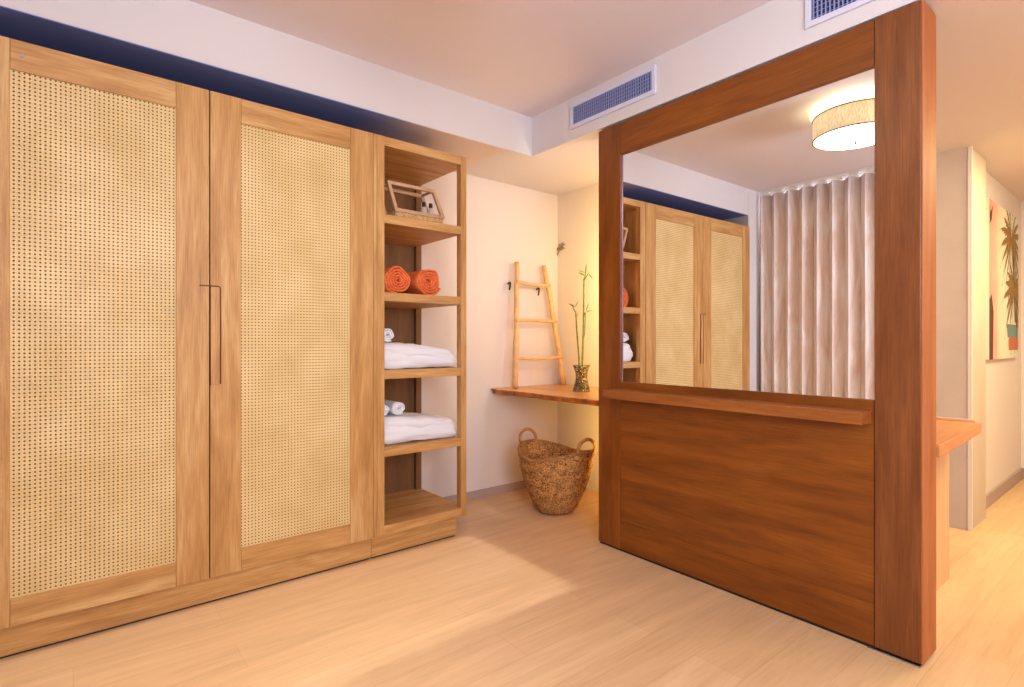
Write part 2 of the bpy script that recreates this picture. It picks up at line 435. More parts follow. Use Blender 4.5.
# shared finger pull; dark rods imitate the shaded edges of its hollow
bm = bmesh.new()
bx(bm, (WX, Y1+.004, .965), (WX+.0035, Y1+.038, 1.394), 2)
obj('pull_plate', bm, M['oak'], dr, .001)
bm = bmesh.new()
c = [(WX+.004, Y1+.002, 1.398)]
for k in range(7):
    a = PI/2*k/6
    c.append((WX+.004, Y1+.032+.010*math.sin(a), 1.388+.010*math.cos(a)))
c.append((WX+.004, Y1+.042, .968))
tube(bm, c, .0024, 8)
tube(bm, [(WX+.004, Y1+.0015, 1.398), (WX+.004, Y1+.0015, .962)], .0022, 8)
obj('handle', bm, M['pull_shade'], dr)
bm = bmesh.new()
tube(bm, [(WX+.003, Y1-.04, 1.398), (WX+.003, Y1-.003, 1.398)], .0022, 8)
obj('handle', bm, M['pull_shade'], dl)
bm = bmesh.new()
bmesh.ops.create_cone(bm, cap_ends=True, segments=16, radius1=.006, radius2=.006, depth=.003, matrix=Matrix.Translation((WX+.001, YL+.15, 2.20)) @ Matrix.Rotation(PI/2, 4, 'Y'))
obj('screw_cap', bm, M['metal'], dl)

# ------------------------------------------------------------------ open shelf tower
tw = empty('shelf_tower', (0, 0, 0), 'open light oak shelving tower at the end of the wardrobe', 'shelf')
boxo('side_panel', (XB, Y2, .115), (WX-.002, Y2+.02, WH), M['oak'], tw, 2)
boxo('post', (WX-.045, Y2+.02, .115), (WX, 1.297, WH), M['oak'], tw, 2)
boxo('post', (WX-.045, 1.789, .115), (WX, Y3, WH), M['oak'], tw, 2)
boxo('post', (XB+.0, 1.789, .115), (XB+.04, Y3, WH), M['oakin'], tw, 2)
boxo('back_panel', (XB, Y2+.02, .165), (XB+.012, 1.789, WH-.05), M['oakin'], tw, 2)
boxo('top_panel', (XB+.001, Y2+.021, WH-.05), (WX-.0012, Y3-.0012, WH-.0012), M['oak'], tw, 1)
boxo('bottom_panel', (XB+.001, Y2+.021, .1165), (WX-.0012, Y3-.0012, .168), M['oak'], tw, 1)
ST = [1.838, 1.42, 1.0, .583]
for z in ST:
    boxo('shelf', (XB+.012, Y2+.02, z-.047), (WX-.003, 1.80, z), M['oak'], tw, 1)
boxo('plinth', (XB, Y2, .008), (WX-.025, Y3-.057, .111), M['oak'], tw, 1)
boxo('shadow_gap', (XB+.02, Y2, 0), (WX-.031, Y3-.067, .008), M['black'], tw, 1, 0)

# ------------------------------------------------------------------ towels
def rolled(name, yc, z0, R, turns, xf, length, mat, label, cat, group, seed, flat=.94):
    rnd = random.Random(seed)
    root = empty(name, (xf, yc, z0), label, cat, group)
    bm = bmesh.new(); n = int(turns*30); rings = []
    th = (R-.008)/turns*.86
    ph = rnd.uniform(0, 6)
    for i in range(n+1):
        t = i/n; a = ph+t*turns*2*PI
        r = .010+(R-.010-th/2)*t
        w = 1+.05*math.sin(3*a+seed)*t+.03*math.sin(5*a+2*seed)
        rings.append((a, r*w))
    nl = 10
    grid = []
    for j in range(nl+1):
        row = []
        for (a, r) in rings:
            tt = r/R
            dx = 0 if j not in (0, nl) else (1 if j == 0 else -1)*(-.010*abs(math.sin(a*1.5+seed))-.006*(1-tt)+.004*noise.noise(Vector((a, seed, 0))))
            x = -length*j/nl+dx
            hw = th/2*(1.0 if j not in (0, nl) else .55)
            for s in (-1, 1):
                rr = r+s*hw
                row.append(bm.verts.new((x, rr*math.cos(a), R*flat+rr*math.sin(a)*flat)))
        grid.append(row)
    m = len(rings)
    for j in range(nl):
        for i in range(m-1):
            for s in (0, 1):
                q = (grid[j][2*i+s], grid[j][2*i+2+s], grid[j+1][2*i+2+s], grid[j+1][2*i+s])
                bm.faces.new(q).smooth = True
    for j, rev in ((0, 0), (nl, 1)):
        for i in range(m-1):
            q = [grid[j][2*i], grid[j][2*i+1], grid[j][2*i+3], grid[j][2*i+2]]
            bm.faces.new(q).smooth = True
    for i in (0, m-1):
        for j in range(nl):
            bm.faces.new((grid[j][2*i], grid[j][2*i+1], grid[j+1][2*i+1], grid[j+1][2*i])).smooth = True
    zmin = min(v.co.z for v in bm.verts)
    for v in bm.verts: v.co.z -= zmin
    me_o = obj('towel_roll', bm, mat, root)
    return root

rolled('rolled_towel', 1.422, 1.4205, .090, 4.5, WX-.075, .30, M['orange_towel'], 'rolled orange towel nearest the wardrobe doors, showing its coiled end', 'towel', 'rolled orange towels', 3)
rolled('rolled_towel', 1.628, 1.4205, .092, 4.5, WX-.085, .30, M['orange_towel'], 'rolled orange towel beside the open side of the shelving tower', 'towel', 'rolled orange towels', 11)

def puffy(bm, lo, hi, seed, seg=(14, 18, 5), ex=5, amp=.006, top=None):
    """soft slab: superellipsoid with wrinkles; top(ty)->height multiplier"""
    c = [(a+b)/2 for a, b in zip(lo, hi)]; h = [(b-a)/2 for a, b in zip(lo, hi)]
    sub = bmesh.new()
    bmesh.ops.create_cube(sub, size=2)
    bmesh.ops.subdivide_edges(sub, edges=sub.edges, cuts=14, use_grid_fill=True)
    mp = {}
    for v in sub.verts:
        p = v.co.copy()
        e = 3.2
        l = (abs(p.x)**ex+abs(p.y)**ex+abs(p.z)**e)**(1/4.0)
        m_ = max(abs(p.x), abs(p.y), abs(p.z))
        k = m_/((abs(p.x)**ex+abs(p.y)**ex+abs(p.z)**e)**(1/ex) or 1)
        q = Vector((p.x*k, p.y*k, p.z*k))
        w = Vector((c[0]+q.x*h[0], c[1]+q.y*h[1], c[2]+q.z*h[2]))
        if top: w.z = lo[2]+(w.z-lo[2])*top((q.y+1)/2, (q.x+1)/2)
        nn = noise.noise(Vector((w.x*14, w.y*9, w.z*26+seed)))*amp + noise.noise(Vector((w.x*34, w.y*22, w.z*60+seed)))*amp*.5
        w += Vector((q.x*.6, q.y*.6, q.z)).normalized()*nn
        w.z = max(w.z, lo[2])
        mp[v] = bm.verts.new(w)
    for f in sub.faces:
        bm.faces.new([mp[v] for v in f.verts]).smooth = True
    sub.free()

def folded(z0, seed, label, hgt, name='folded_towel'):
    root = empty(name, (0, 0, 0), label, 'towel', 'folded white towels on the tower shelves')
    bm = bmesh.new()
    puffy(bm, (WX-.42, 1.300, z0), (WX-.048, 1.815, z0+hgt*.76), seed, ex=9, amp=.010, top=lambda ty, tx: 1.05-.28*ty**2.6)
    obj('lower_fold', bm, M['white_towel'], root)
    bm = bmesh.new()
    puffy(bm, (WX-.40, 1.306, z0+hgt*.40), (WX-.052, 1.795, z0+hgt*1.08), seed+5, ex=6, amp=.010, top=lambda ty, tx: 1.05-.5*ty**1.8)
    obj('upper_fold', bm, M['white_towel'], root)
    return root
folded(1.0005, 2, 'white folded towel on the shelf below the orange rolls', .135)
folded(.5835, 9, 'white folded towel on the lowest raised shelf of the tower', .14)
def washcloth(y, z0, R, seed, label, xf=WX-.09, length=.2):
    rolled('rolled_washcloth', y, z0, R, 2.6, xf, length, M['white_towel'], label, 'towel', 'small rolled white washcloths', seed, .8)
washcloth(1.366, 1.152, .052, 4, 'small rolled white washcloth on the upper folded white towel')
washcloth(1.334, .739, .046, 6, 'small rolled white washcloth against the post on the lower white towel')
washcloth(1.436, .739, .050, 8, 'small rolled white washcloth in the middle of the lower white towel')

# ------------------------------------------------------------------ rattan caddy on the top shelf
cz = ST[0]+.0005
cd = empty('rattan_caddy', (0, 0, 0), 'open wooden framed caddy with woven rattan band on the top shelf', 'basket')
def frame_pts(x): return [(x, 1.408, cz+.055), (x, 1.362, cz+.200), (x, 1.650, cz+.200), (x, 1.715, cz+.055)]
xa, xb_ = WX-.085, WX-.22
bm = bmesh.new()
for x in (xa, xb_):
    p = frame_pts(x)
    for i in range(4):
        a, b = Vector(p[i]), Vector(p[(i+1) % 4]); d = (b-a).normalized()*.008
        tube(bm, [a-d, b+d], .0135, 4, jitter=0)
obj('frame', bm, M['tray_wood'], cd, .001)
for q in (1, 2):
    bm = bmesh.new(); tube(bm, [frame_pts(xa)[q], frame_pts(xb_)[q]], .009, 4); obj('rail', bm, M['tray_wood'], cd, .001)
bm = bmesh.new()
def weave_wall(bm, a, b, z0, z1):
    a = Vector(a); b = Vector(b); L = (b-a).length; n = max(4, int(L/.014)); nrm = Vector((0, 0, 1)).cross(b-a).normalized()
    rows = 5
    for r in range(rows):
        z = z0+(z1-z0)*(r+.5)/rows
        pts = []
        for i in range(n*2+1):
            t = i/(n*2); s = math.sin(PI*i/2+PI/2*0)*.003*(1 if r % 2 else -1)
            pts.append(a+(b-a)*t+nrm*s+Vector((0, 0, z-a.z)))
        tube(bm, pts, (z1-z0)/rows*.48, 6)
    for i in range(n+1):
        p = a+(b-a)*i/n
        tube(bm, [(p.x, p.y, z0), (p.x, p.y, z1)], .0022, 5)
cor = [(xa, 1.408), (xa, 1.715), (xb_, 1.715), (xb_, 1.408)]
for i in range(4):
    a, b = cor[i], cor[(i+1) % 4]
    weave_wall(bm, (a[0], a[1], cz), (b[0], b[1], cz), cz+.002, cz+.052)
obj('woven_band', bm, plain('rattan_strand', srgb(222, 184, 128), .6, bump=.3, bscale=60, var=.2, vscale=40), cd)
boxo('base', (xb_, 1.408, cz), (xa, 1.715, cz+.004), M['tray_wood'], cd, 1, 0)
for i, (x, y, lab) in enumerate([(WX-.15, 1.625, 'small clear bottle with dark cap in the caddy, farther from its raised end'), (WX-.15, 1.672, 'small clear bottle with dark cap at the raised end of the caddy')]):
    bt = empty('toiletry_bottle', (x, y, cz+.005), lab, 'bottle', 'toiletry bottles in the rattan caddy')
    bm = bmesh.new(); rr = lathe(bm, [(.001, 0), (.018, 0), (.0195, .004), (.0195, .085), (.016, .1), (.009, .108), (.009, .115), (.001, .115)], 24); obj('bottle_body', bm, M['label'], bt)
    bm = bmesh.new(); lathe(bm, [(.001, .112), (.0115, .112), (.0115, .138), (.001, .139)], 20); obj('cap', bm, M['bottle_cap'], bt)

# ------------------------------------------------------------------ mirror partition
e = .0099; L = 1.5336
ax_, ay_ = -.5889, 2.334
px, py = ax_-L*math.cos(e), ay_+L*math.sin(e)
pt = empty('mirror_partition', (px, py, 0), 'large reddish brown wooden room divider holding a mirror above a narrow ledge', 'room divider', None, -e)
T = .150; PH = 2.360; SL = .160; SR = L-.146
boxo('stile', (0, 0, .012), (SL-.001, T, PH-.0), M['walnut'], pt, 2)
boxo('top_rail', (SL, .001, 2.187), (SR-.002, T, PH-.0015), M['walnut'], pt, 0)
bm = bmesh.new(); bx(bm, (SR, -.004, .012), (L-.0015, T+.004, PH+.001), 2)
obj('post', bm, M['walnut_post'], pt, .003)
boxo('post_edge', (L-.0015, -.003, .013), (L+.004, T+.003, PH), M['walnut_side'], pt, 2)
boxo('lower_panel', (SL, .002, .170), (SR-.002, T, .885), M['walnut'], pt, 0)
boxo('bottom_rail', (SL, .0015, .012), (SR-.002, T, .1695), M['walnut'], pt, 0)
boxo('mirror_rail', (SL, .004, .885), (SR-.002, T, .934), M['walnut'], pt, 0)
boxo('back_board', (SL, .06, .934), (SR-.002, T-.001, 2.187), M['walnut'], pt, 0)
bm = bmesh.new(); bx(bm, (SL, .014, .934), (SR-.002, .020, 2.187), 0)
obj('mirror', bm, M['mirror'], pt)
bm = bmesh.new()
for lo, hi in (((SL, .010, .934), (SL+.0025, .0138, 2.187)), ((SR-.004, .010, .934), (SR-.002, .0138, 2.187))): bx(bm, lo, hi)
obj('mirror_edge', bm, plain('mirror_edge', srgb(150, 120, 150), .2, metal=.6), pt)
M['ledge'] = wood('stained_ledge', srgb(128, 74, 26), srgb(156, 94, 40), srgb(172, 110, 54), .4, .2, .2)
lg = boxo('ledge', (.118, -.095, .847), (1.376, .004, .893), M['ledge'], pt, 0, .002)
boxo('base_plinth', (.006, .006, 0), (L-.012, T-.006, .012), M['black'], pt, 0, 0)
boxo('foot_plate', (SR-.02, -.006, 0), (L-.004, T*.5, .005), M['metal'], pt, 0, 0)

# ------------------------------------------------------------------ vents
def vent(x0, x1, z0, z1, label):
    r = empty('air_vent', ((x0+x1)/2, BY, z0), label, 'air vent', 'air vents in the bulkhead')
    w = (x1-x0)/2; h = z1-z0; b = .024
    bm = bmesh.new()
    bx(bm, (-w, -.012, 0), (w, 0, b)); bx(bm, (-w, -.012, h-b), (w, 0, h)); bx(bm, (-w, -.012, b), (-w+b, 0, h-b)); bx(bm, (w-b, -.012, b), (w, 0, h-b))
    obj('frame', bm, M['vent'], r, .002)
    boxo('backing', (-w+b, -.0015, b), (w-b, -.0005, h-b), M['vdark'], r, 0, 0)
    bm = bmesh.new(); n = int((2*w-2*b)/.0155)
    for i in range(n):
        x = -w+b+(2*w-2*b)*(i+.5)/n
        fs = bx(bm, (x-.0022, -.0105, b), (x+.0022, -.003, h-b))
    for i in range(5):
        z = b+(h-2*b)*(i+.5)/5
        bx(bm, (-w+b, -.0035, z-.0016), (w-b, -.0018, z+.0016))
    obj('grille', bm, M['blade'], r)
vent(-2.342, -1.722, 2.435, 2.585, 'white grille air vent above the ladder corner')
vent(-.985, -.36, 2.435, 2.585, 'white grille air vent above the mirror, cut off at the top edge')

# ------------------------------------------------------------------ live edge shelf in the corner
def slab():
    bm = bmesh.new(); uvl = bm.loops.layers.uv.verify()
    x0, x1, yb = LW+.002, -1.55, BW-.002
    n = 60; zt, zb = .806, .764
    rows = []
    for i in range(n+1):
        x = x0+(x1-x0)*i/n
        w = .018*noise.noise(Vector((x*4, 0, 0)))+.008*noise.noise(Vector((x*14, 3, 0)))
        yf = 2.437+w
        w2 = .012*noise.noise(Vector((x*9, 7, 0)))
        pr = [(yb, zt), (yf+.02, zt), (yf+.006, zt-.003), (yf+.004+w2*.4, zt-.012), (yf+.018+w2, zt-.022), (yf+.010+w2, zt-.033), (yf+.04, zb), (yb, zb)]
        rows.append([bm.verts.new((x, y, z+(.004*noise.noise(Vector((x*8, k, 0))) if 2 < k < 7 else 0))) for k, (y, z) in enumerate(pr)])
    m = len(rows[0])
    for a, b in zip(rows, rows[1:]):
        for k in range(m):
            f = bm.faces.new((a[k], b[k], b[(k+1) % m], a[(k+1) % m]))
            f.material_index = 1 if k in (2, 3, 4, 5) else 0
            f.smooth = k in (2, 3, 4, 5)
            for l in f.loops: l[uvl].uv = (l.vert.co.x, l.vert.co.y+l.vert.co.z)
    bm.faces.new(rows[0]); bm.faces.new(list(reversed(rows[-1])))
    return bm
tag(obj('corner_shelf', slab(), [M['slab'], M['bark']]), 'thick wooden wall shelf with natural live edge in the corner', 'shelf')

# ------------------------------------------------------------------ ladder
ld = empty('decorative_ladder', (-3.17, 2.85, .806), 'small rustic branch ladder standing on the live edge shelf', 'ladder')
def loc(p): return (p[0]+3.17, p[1]-2.85, p[2]-.806)
fA, tA = Vector((-3.165, 2.580, .809)), Vector((-3.225, 2.648, 1.765))
fB, tB = Vector((-3.165, 3.085, .809)), Vector((-3.225, 2.925, 1.765))
def rail(f, t, sway, seed):
    pts = []; rad = []
    for i in range(13):
        s = i/12; p = f.lerp(t, s)
        p.y += sway*math.sin(s*PI)+.006*noise.noise(Vector((s*6, seed, 0))); p.x += .004*noise.noise(Vector((s*6, seed, 5)))
        pts.append(loc(p)); rad.append(.0225-.004*s)
    pts[0] = loc(f)
    bm = bmesh.new(); tube(bm, pts, rad, 12, jitter=.12); return obj('rail', bm, M['branch'], ld)
rail(fA, tA, .004, 1); rail(fB, tB, .012, 2)
for z, dz, sag in ((1.612, -.006, .010), (1.318, 0, -.003), (1.032, .0, .008)):
    s = (z-.807)/.958
    a = fA.lerp(tA, s); b = fB.lerp(tB, s); a.z = z+dz*0; b.z = z+dz
    b.y += .012*math.sin(s*PI)
    pts = []
    for i in range(9):
        t = i/8; p = a.lerp(b, t); p.x += .012; p.z -= sag*math.sin(t*PI); p.y += (-.012 if i == 0 else .012 if i == 8 else 0)
        pts.append(loc(p))
    bm = bmesh.new(); tube(bm, pts, [.0145-.002*math.sin(PI*i/8) for i in range(9)], 10, jitter=.12); obj('rung', bm, M['branch'], ld)
for y, z, lab in ((2.612, 1.602, 'black curved wall hook beside the near rail of the ladder'), (2.905, 1.575, 'black curved wall hook under the far end of the top rung')):
    bm = bmesh.new(); pts = []
    x0 = LW+.001
    for k in range(12):
        t = k/11
        pts.append((x0+.055*math.sin(t*PI*.6), y-.030*t, z+.018*math.sin(t*PI*.9)-.06*t*t))
    tube(bm, pts, [.0065]*11+[.004], 8)
    h = obj('wall_hook', bm, M['steel_black']); tag(h, lab, 'hook', 'black wall hooks holding the ladder')

# ------------------------------------------------------------------ small ornament on the back wall
bm = bmesh.new()
oc = Vector((-3.245, BW-.006, 1.935))
def leaf_poly(bm, base, d, length, width, nrm, mi=0, bend=0):
    d = Vector(d).normalized(); nrm = Vector(nrm).normalized(); s = d.cross(nrm).normalized(); base = Vector(base)
    prev = None
    for i in range(7):
        t = i/6; w = width*math.sin(PI*min(1, t*.92+.08))**.8*(1-.3*t) if i < 6 else 0
        c = base+d*length*t-Vector((0, 0, 1))*bend*t*t+nrm*.15*length*math.sin(t*PI)*.3
        cur = (bm.verts.new(c-s*w), bm.verts.new(c+nrm*-.15*w), bm.verts.new(c+s*w))
        if prev:
            for k in (0, 1):
                f = bm.faces.new((prev[k], prev[k+1], cur[k+1], cur[k])); f.smooth = True; f.material_index = mi
        prev = cur
for a, l in ((20, .055), (75, .035), (130, .04), (200, .05), (235, .075), (290, .03), (340, .045), (50, .05)):
    a = math.radians(a)
    tube(bm, [oc, oc+Vector((math.cos(a)*l*.5, -.004, math.sin(a)*l*.5+.004)), oc+Vector((math.cos(a)*l, 0, math.sin(a)*l))], [.0085, .006, .003], 8)
ring_tube(bm, oc, (1, 0, 0), (0, 0, 1), .022, .017, .005, 20, 6)
tag(obj('wall_ornament', bm, M['ornament']), 'tiny dark metal sprig ornament fixed on the wall above the ladder', 'ornament')

# ------------------------------------------------------------------ vase with lucky bamboo
vx, vy, vz = -2.667, 2.775, .807
va = empty('glass_vase', (vx, vy, vz), 'hourglass glass vase filled with pebbles on the corner shelf', 'vase')
vprof = [(.062, 0), (.060, .012), (.050, .05), (.041, .09), (.043, .13), (.054, .165), (.062, .183)]
def vr(z):
    for (r0, z0), (r1, z1) in zip(vprof, vprof[1:]):
        if z0 <= z <= z1: return r0+(r1-r0)*(z-z0)/(z1-z0)
    return .05
bm = bmesh.new()
lathe(bm, [(.001, 0)]+vprof+[(r-.003, z) for r, z in reversed(vprof)][:-1]+[(.056, .006), (.001, .006)], 40)
obj('glass_body', bm, M['glass'], va)
bm = bmesh.new()
ring_tube(bm, (0, 0, .183), (1, 0, 0), (0, 1, 0), .0605, .0605, .0022, 40, 6)
obj('rim', bm, M['glass'], va)
pm = [plain('pebble_dark', srgb(104, 80, 48), .4), plain('pebble_pale', srgb(214, 192, 152), .4), plain('pebble_tan', srgb(168, 132, 84), .4)]
bm = bmesh.new(); rnd = random.Random(5)
for k in range(620):
    z = rnd.uniform(.010, .172); R = vr(z)-.0065; a = rnd.uniform(0, 2*PI); r = R*(rnd.random()**.25)
    s = rnd.uniform(.0042, .0075)
    mtx = Matrix.Translation((r*math.cos(a), r*math.sin(a), z)) @ Matrix.Rotation(rnd.uniform(0, 3), 4, Vector((rnd.random(), rnd.random(), 1))) @ Matrix.Diagonal((s*1.3, s, s*.8, 1))
    res = bmesh.ops.create_icosphere(bm, subdivisions=1, radius=1, matrix=mtx)
    mi = rnd.choice((0, 0, 1, 2, 2))
    for v in res['verts']:
        for f in v.link_faces: f.material_index = mi; f.smooth = True
pb = obj('pebbles', bm, pm, None, loc=(vx, vy, vz)); pb['kind'] = 'stuff'; tag(pb, 'brown and cream pebbles filling the glass vase', 'pebbles')

def bamboo(pts, rad, leaves, label, shoots=()):
    r = empty('lucky_bamboo', (vx, vy, vz), label, 'plant', 'lucky bamboo stems in the vase')
    bm = bmesh.new()
    P = []; R = []
    for a, b in zip(pts, pts[1:]):
        a, b = Vector(a), Vector(b); n = max(2, int((b-a).length/.012))
        for i in range(n): P.append(a.lerp(b, i/n))
    P.append(Vector(pts[-1])); acc = 0
    for i, p in enumerate(P):
        R.append(rad*(1.22 if i % 6 == 0 else 1.0)*(1-.25*i/len(P)))
    tube(bm, P, R, 10); obj('stem', bm, M['stem'], r)
    for sp in shoots:
        bm = bmesh.new(); tube(bm, sp, .003, 8); obj('shoot', bm, M['stem'], r)
    bm = bmesh.new()
    for (b, d, l, w, bd) in leaves: leaf_poly(bm, b, d, l, w, (-.1, -1, .25), 0, bd)
    obj('leaves', bm, M['leaf'], r)
    return r
# image-right direction at this depth in world: R
Rv = Vector((.6275, .7786, 0))
def q(dx, z, f=0): return Rv*dx+Vector((.78, -.63, 0))*f+Vector((0, 0, z-vz))
bamboo([q(.004, .82), q(.006, 1.0), q(.014, 1.25), q(.018, 1.60)], .0070,
       [(q(.018, 1.58), Rv*.6+Vector((0, 0, 1)), .075, .007, 0), (q(.022, 1.62), -Rv+Vector((0, 0, .5)), .05, .007, 0), (q(.03, 1.63), Rv*.1+Vector((0, 0, 1)), .075, .007, 0),
        (q(.028, 1.64), -Rv*.9+Vector((0, 0, .25)), .055, .006, 0), (q(.052, 1.63), Rv*.8+Vector((0, 0, -1)), .045, .005, 0),
        (q(.032, 1.36), Rv*1+Vector((0, 0, .6)), .06, .006, .02), (q(.034, 1.37), Rv*.3+Vector((0, 0, 1)), .06, .006, 0), (q(.03, 1.33), -Rv*.3+Vector((0, 0, 1)), .04, .005, 0)],
       'taller lucky bamboo stem in the pebble vase', [[q(.016, 1.18), q(.024, 1.22), q(.028, 1.36)], [q(.018, 1.59), q(.028, 1.63)]])
bamboo([q(-.012, .82), q(-.018, 1.05), q(-.034, 1.25), q(-.040, 1.37)], .0062,
       [(q(-.040, 1.36), -Rv*.5+Vector((0, 0, 1)), .06, .006, 0), (q(-.045, 1.40), -Rv+Vector((0, 0, .5)), .05, .006, 0), (q(-.044, 1.40), Rv*.6+Vector((0, 0, .9)), .05, .006, 0), (q(-.036, 1.33), Rv*.5+Vector((0, 0, .8)), .035, .005, 0)],
       'shorter lucky bamboo stem leaning in the pebble vase')

# ------------------------------------------------------------------ basket
bk = empty('woven_basket', (-2.71, 2.568, 0), 'round woven seagrass basket with two loop handles under the corner shelf', 'basket', None, 0)
bm = bmesh.new(); uvl = bm.loops.layers.uv.verify()
hv = Vector((.6275, .7786))*.67+Vector((.78, -.63))*.74; hd = math.atan2(hv.y, hv.x)
n = 96; rows = 46
def brad(t): return .122+.083*math.sin(min(1, t*1.15)*PI/2)**.8+.052*t
def brim(a): return .405+.032*math.cos(2*(a-hd))
def bpt(a, t, off=0):
    r = brad(t)+off
    fl = 1+.07*math.cos(2*(a-hd))*t
    return Vector((r*fl*math.cos(a), r*fl*math.sin(a), .012+(brim(a)-.012)*t))
def shell(off, flip):
    g = []
    for j in range(rows+1):
        t = j/rows; row = []
        for k in range(n):
            a = 2*PI*k/n
            wv = .004*math.sin(j*PI*.9+PI*(k % 2))+.005*noise.noise(Vector((math.cos(a)*9, math.sin(a)*9, t*16)))
            row.append(bm.verts.new(bpt(a, t, off+wv)))
        g.append(row)
    for j in range(rows):
        for k in range(n):
            f = bm.faces.new((g[j][k], g[j][(k+1) % n], g[j+1][(k+1) % n], g[j+1][k])); f.smooth = True
            for l, (kk, jj) in zip(f.loops, ((k, j), (k+1, j), (k+1, j+1), (k, j+1))): l[uvl].uv = (kk/n*1.35, jj/rows*.4)
    return g
go = shell(0, 0); gi = shell(-.014, 1)
for k in range(n):
    bm.faces.new((go[-1][k], go[-1][(k+1) % n], gi[-1][(k+1) % n], gi[-1][k])).smooth = True
cv = bm.verts.new((0, 0, .004)); c2 = bm.verts.new((0, 0, .02))
for k in range(n):
    bm.faces.new((cv, go[0][k], go[0][(k+1) % n])); bm.faces.new((c2, gi[0][k], gi[0][(k+1) % n]))
obj('basket_body', bm, M['basket'], bk)
bm = bmesh.new(); P = [bpt(2*PI*k/n, 1, -.007)+Vector((0, 0, .004)) for k in range(n)]
tube(bm, P+[P[0], P[1]], .011, 8, cap=False)
obj('rim', bm, M['basket'], bk)
for s in (0, 1):
    a = hd+PI*s; c = bpt(a, 1, -.004); tg = Vector((-math.sin(a), math.cos(a), 0)); rv = Vector((.6275, .7786, 0)); tg = (tg+rv*(.9 if tg.dot(rv) > 0 else -.9)).normalized()
    up = Vector((math.cos(a)*.12, math.sin(a)*.12, 1)).normalized()
    # loop plane turned so that the loop shows a wide oval
    bm = bmesh.new(); ring_tube(bm, c+up*.020, tg, up, .063, .068, .0115, 40, 8)
    obj('handle', bm, M['basket_handle'], bk)

# ------------------------------------------------------------------ curtain (behind the camera, seen in the mirror)
ct = empty('curtain', (0, -.50, 0), 'full height pleated beige curtain seen in the mirror', 'curtain')
bm = bmesh.new()
x0, x1 = WX+.02, 2.15; pitch = .128
nx = int((x1-x0)/pitch*14)
cols = []
ys = []
for i in range(nx+1):
    x = x0+(x1-x0)*i/nx
    ph = 2*PI*(x-x0)/pitch
    row = []
    for j in range(11):
        z = .015+(2.575-.015)*j/10
        am = .046+.006*noise.noise(Vector((x*2, z*1.3, 0)))
        y = am*math.sin(ph+.35*noise.noise(Vector((x*1.5, z*.8, 3))))
        xx = x+.010*math.sin(2*ph)
        row.append(bm.verts.new((xx, y, z)))
    cols.append(row)
for a, b in zip(cols, cols[1:]):
    for j in range(10): bm.faces.new((a[j], b[j], b[j+1], a[j+1])).smooth = True
pl = obj('pleated_cloth', bm, M['curtain'], ct)
sm = pl.modifiers.new('thick', 'SOLIDIFY'); sm.thickness = .003
boxo('curtain_track', (x0, -.012, 2.605), (x1, .012, ZC-.001), M['white'], ct, 0, 0)
for i in range(int((x1-x0)/pitch)):
    bm = bmesh.new(); x = x0+pitch*(i+.5)
    if x > -1.2: break
    bx(bm, (x-.034, -.02, 2.578), (x+.034, .02, 2.604)); obj('glider_light_spot', bm, M['white'], ct, .006)  # oversized white blocks also imitate light spots above the folds
# added glow strip imitating light that leaks over the curtain
st = boxo('curtain_leak_glow', (x0+.05, -.80, ZC-.03), (1.0, -.74, ZC-.001), emis('added_leak_glow', (1, .93, .84, 1), 11), None, 0, 0)
tag(st, 'thin added glow strip imitating light leaking above the curtain', 'light')

# ------------------------------------------------------------------ ceiling lamp
lp = empty('ceiling_lamp', (-1.315, .94, ZC), 'round drum ceiling lamp with woven shade reflected in the mirror', 'lamp')
R = .235
bm = bmesh.new(); lathe(bm, [(.001, -.002), (R*1.06, -.002), (R*1.06, -.04), (R*.98, -.055), (.001, -.055)], 56); obj('canopy', bm, M['canopy'], lp)
bm = bmesh.new(); lathe(bm, [(R, -.07), (R, -.205), (R-.004, -.205), (R-.004, -.07)], 72, close=True); obj('lamp_shade', bm, M['shade'], lp)
bm = bmesh.new()
for z in (-.07, -.205): ring_tube(bm, (0, 0, z), (1, 0, 0), (0, 1, 0), R+.001, R+.001, .004, 72, 6)
obj('shade_trim', bm, plain('shade_trim', srgb(150, 104, 52), .5), lp)
bm = bmesh.new(); lathe(bm, [(.001, -.222), (R*.6, -.219), (R*.96, -.207), (R*.96, -.200), (.001, -.200)], 56); obj('diffuser', bm, emis('lamp_diffuser', (1, .88, .70, 1), 9), lp)
bm = bmesh.new(); lathe(bm, [(.001, -.222), (.010, -.224), (.014, -.230), (.006, -.238), (.009, -.246), (.001, -.252)], 20); obj('finial', bm, M['metal'], lp)

# ------------------------------------------------------------------ counter behind the partition
cn = empty('wash_counter', (0, 0, 0), 'light wooden counter top projecting from behind the divider', 'counter')
bm = bmesh.new(); bx(bm, (-1.24, 2.50, .722), (-.575, 3.34, .770), 1)
for v in bm.verts:
    if v.co.x > -1 and v.co.y > 3: v.co.x -= .035
obj('counter_top', bm, M['teak'], cn, .003)
boxo('support_panel', (-.765, 2.50, 0), (-.728, 3.32, .722), M['panel'], cn, 2)
boxo('upstand', (-1.24, 3.322, .770), (-.63, 3.34, .782), M['panel'], cn, 0)
fc = empty('faucet', (-.80, 3.14, .771), 'slim grey tap peeking out past the edge of the divider', 'tap')
bm = bmesh.new(); lathe(bm, [(.001, 0), (.022, 0), (.022, .006), (.010, .012), (.010, .14), (.001, .15)], 20); obj('tap_body', bm, M['metal'], fc)
bm = bmesh.new(); tube(bm, [(0, 0, .12), (0, -.05, .15), (0, -.10, .13)], .008, 10); obj('spout', bm, M['metal'], fc)

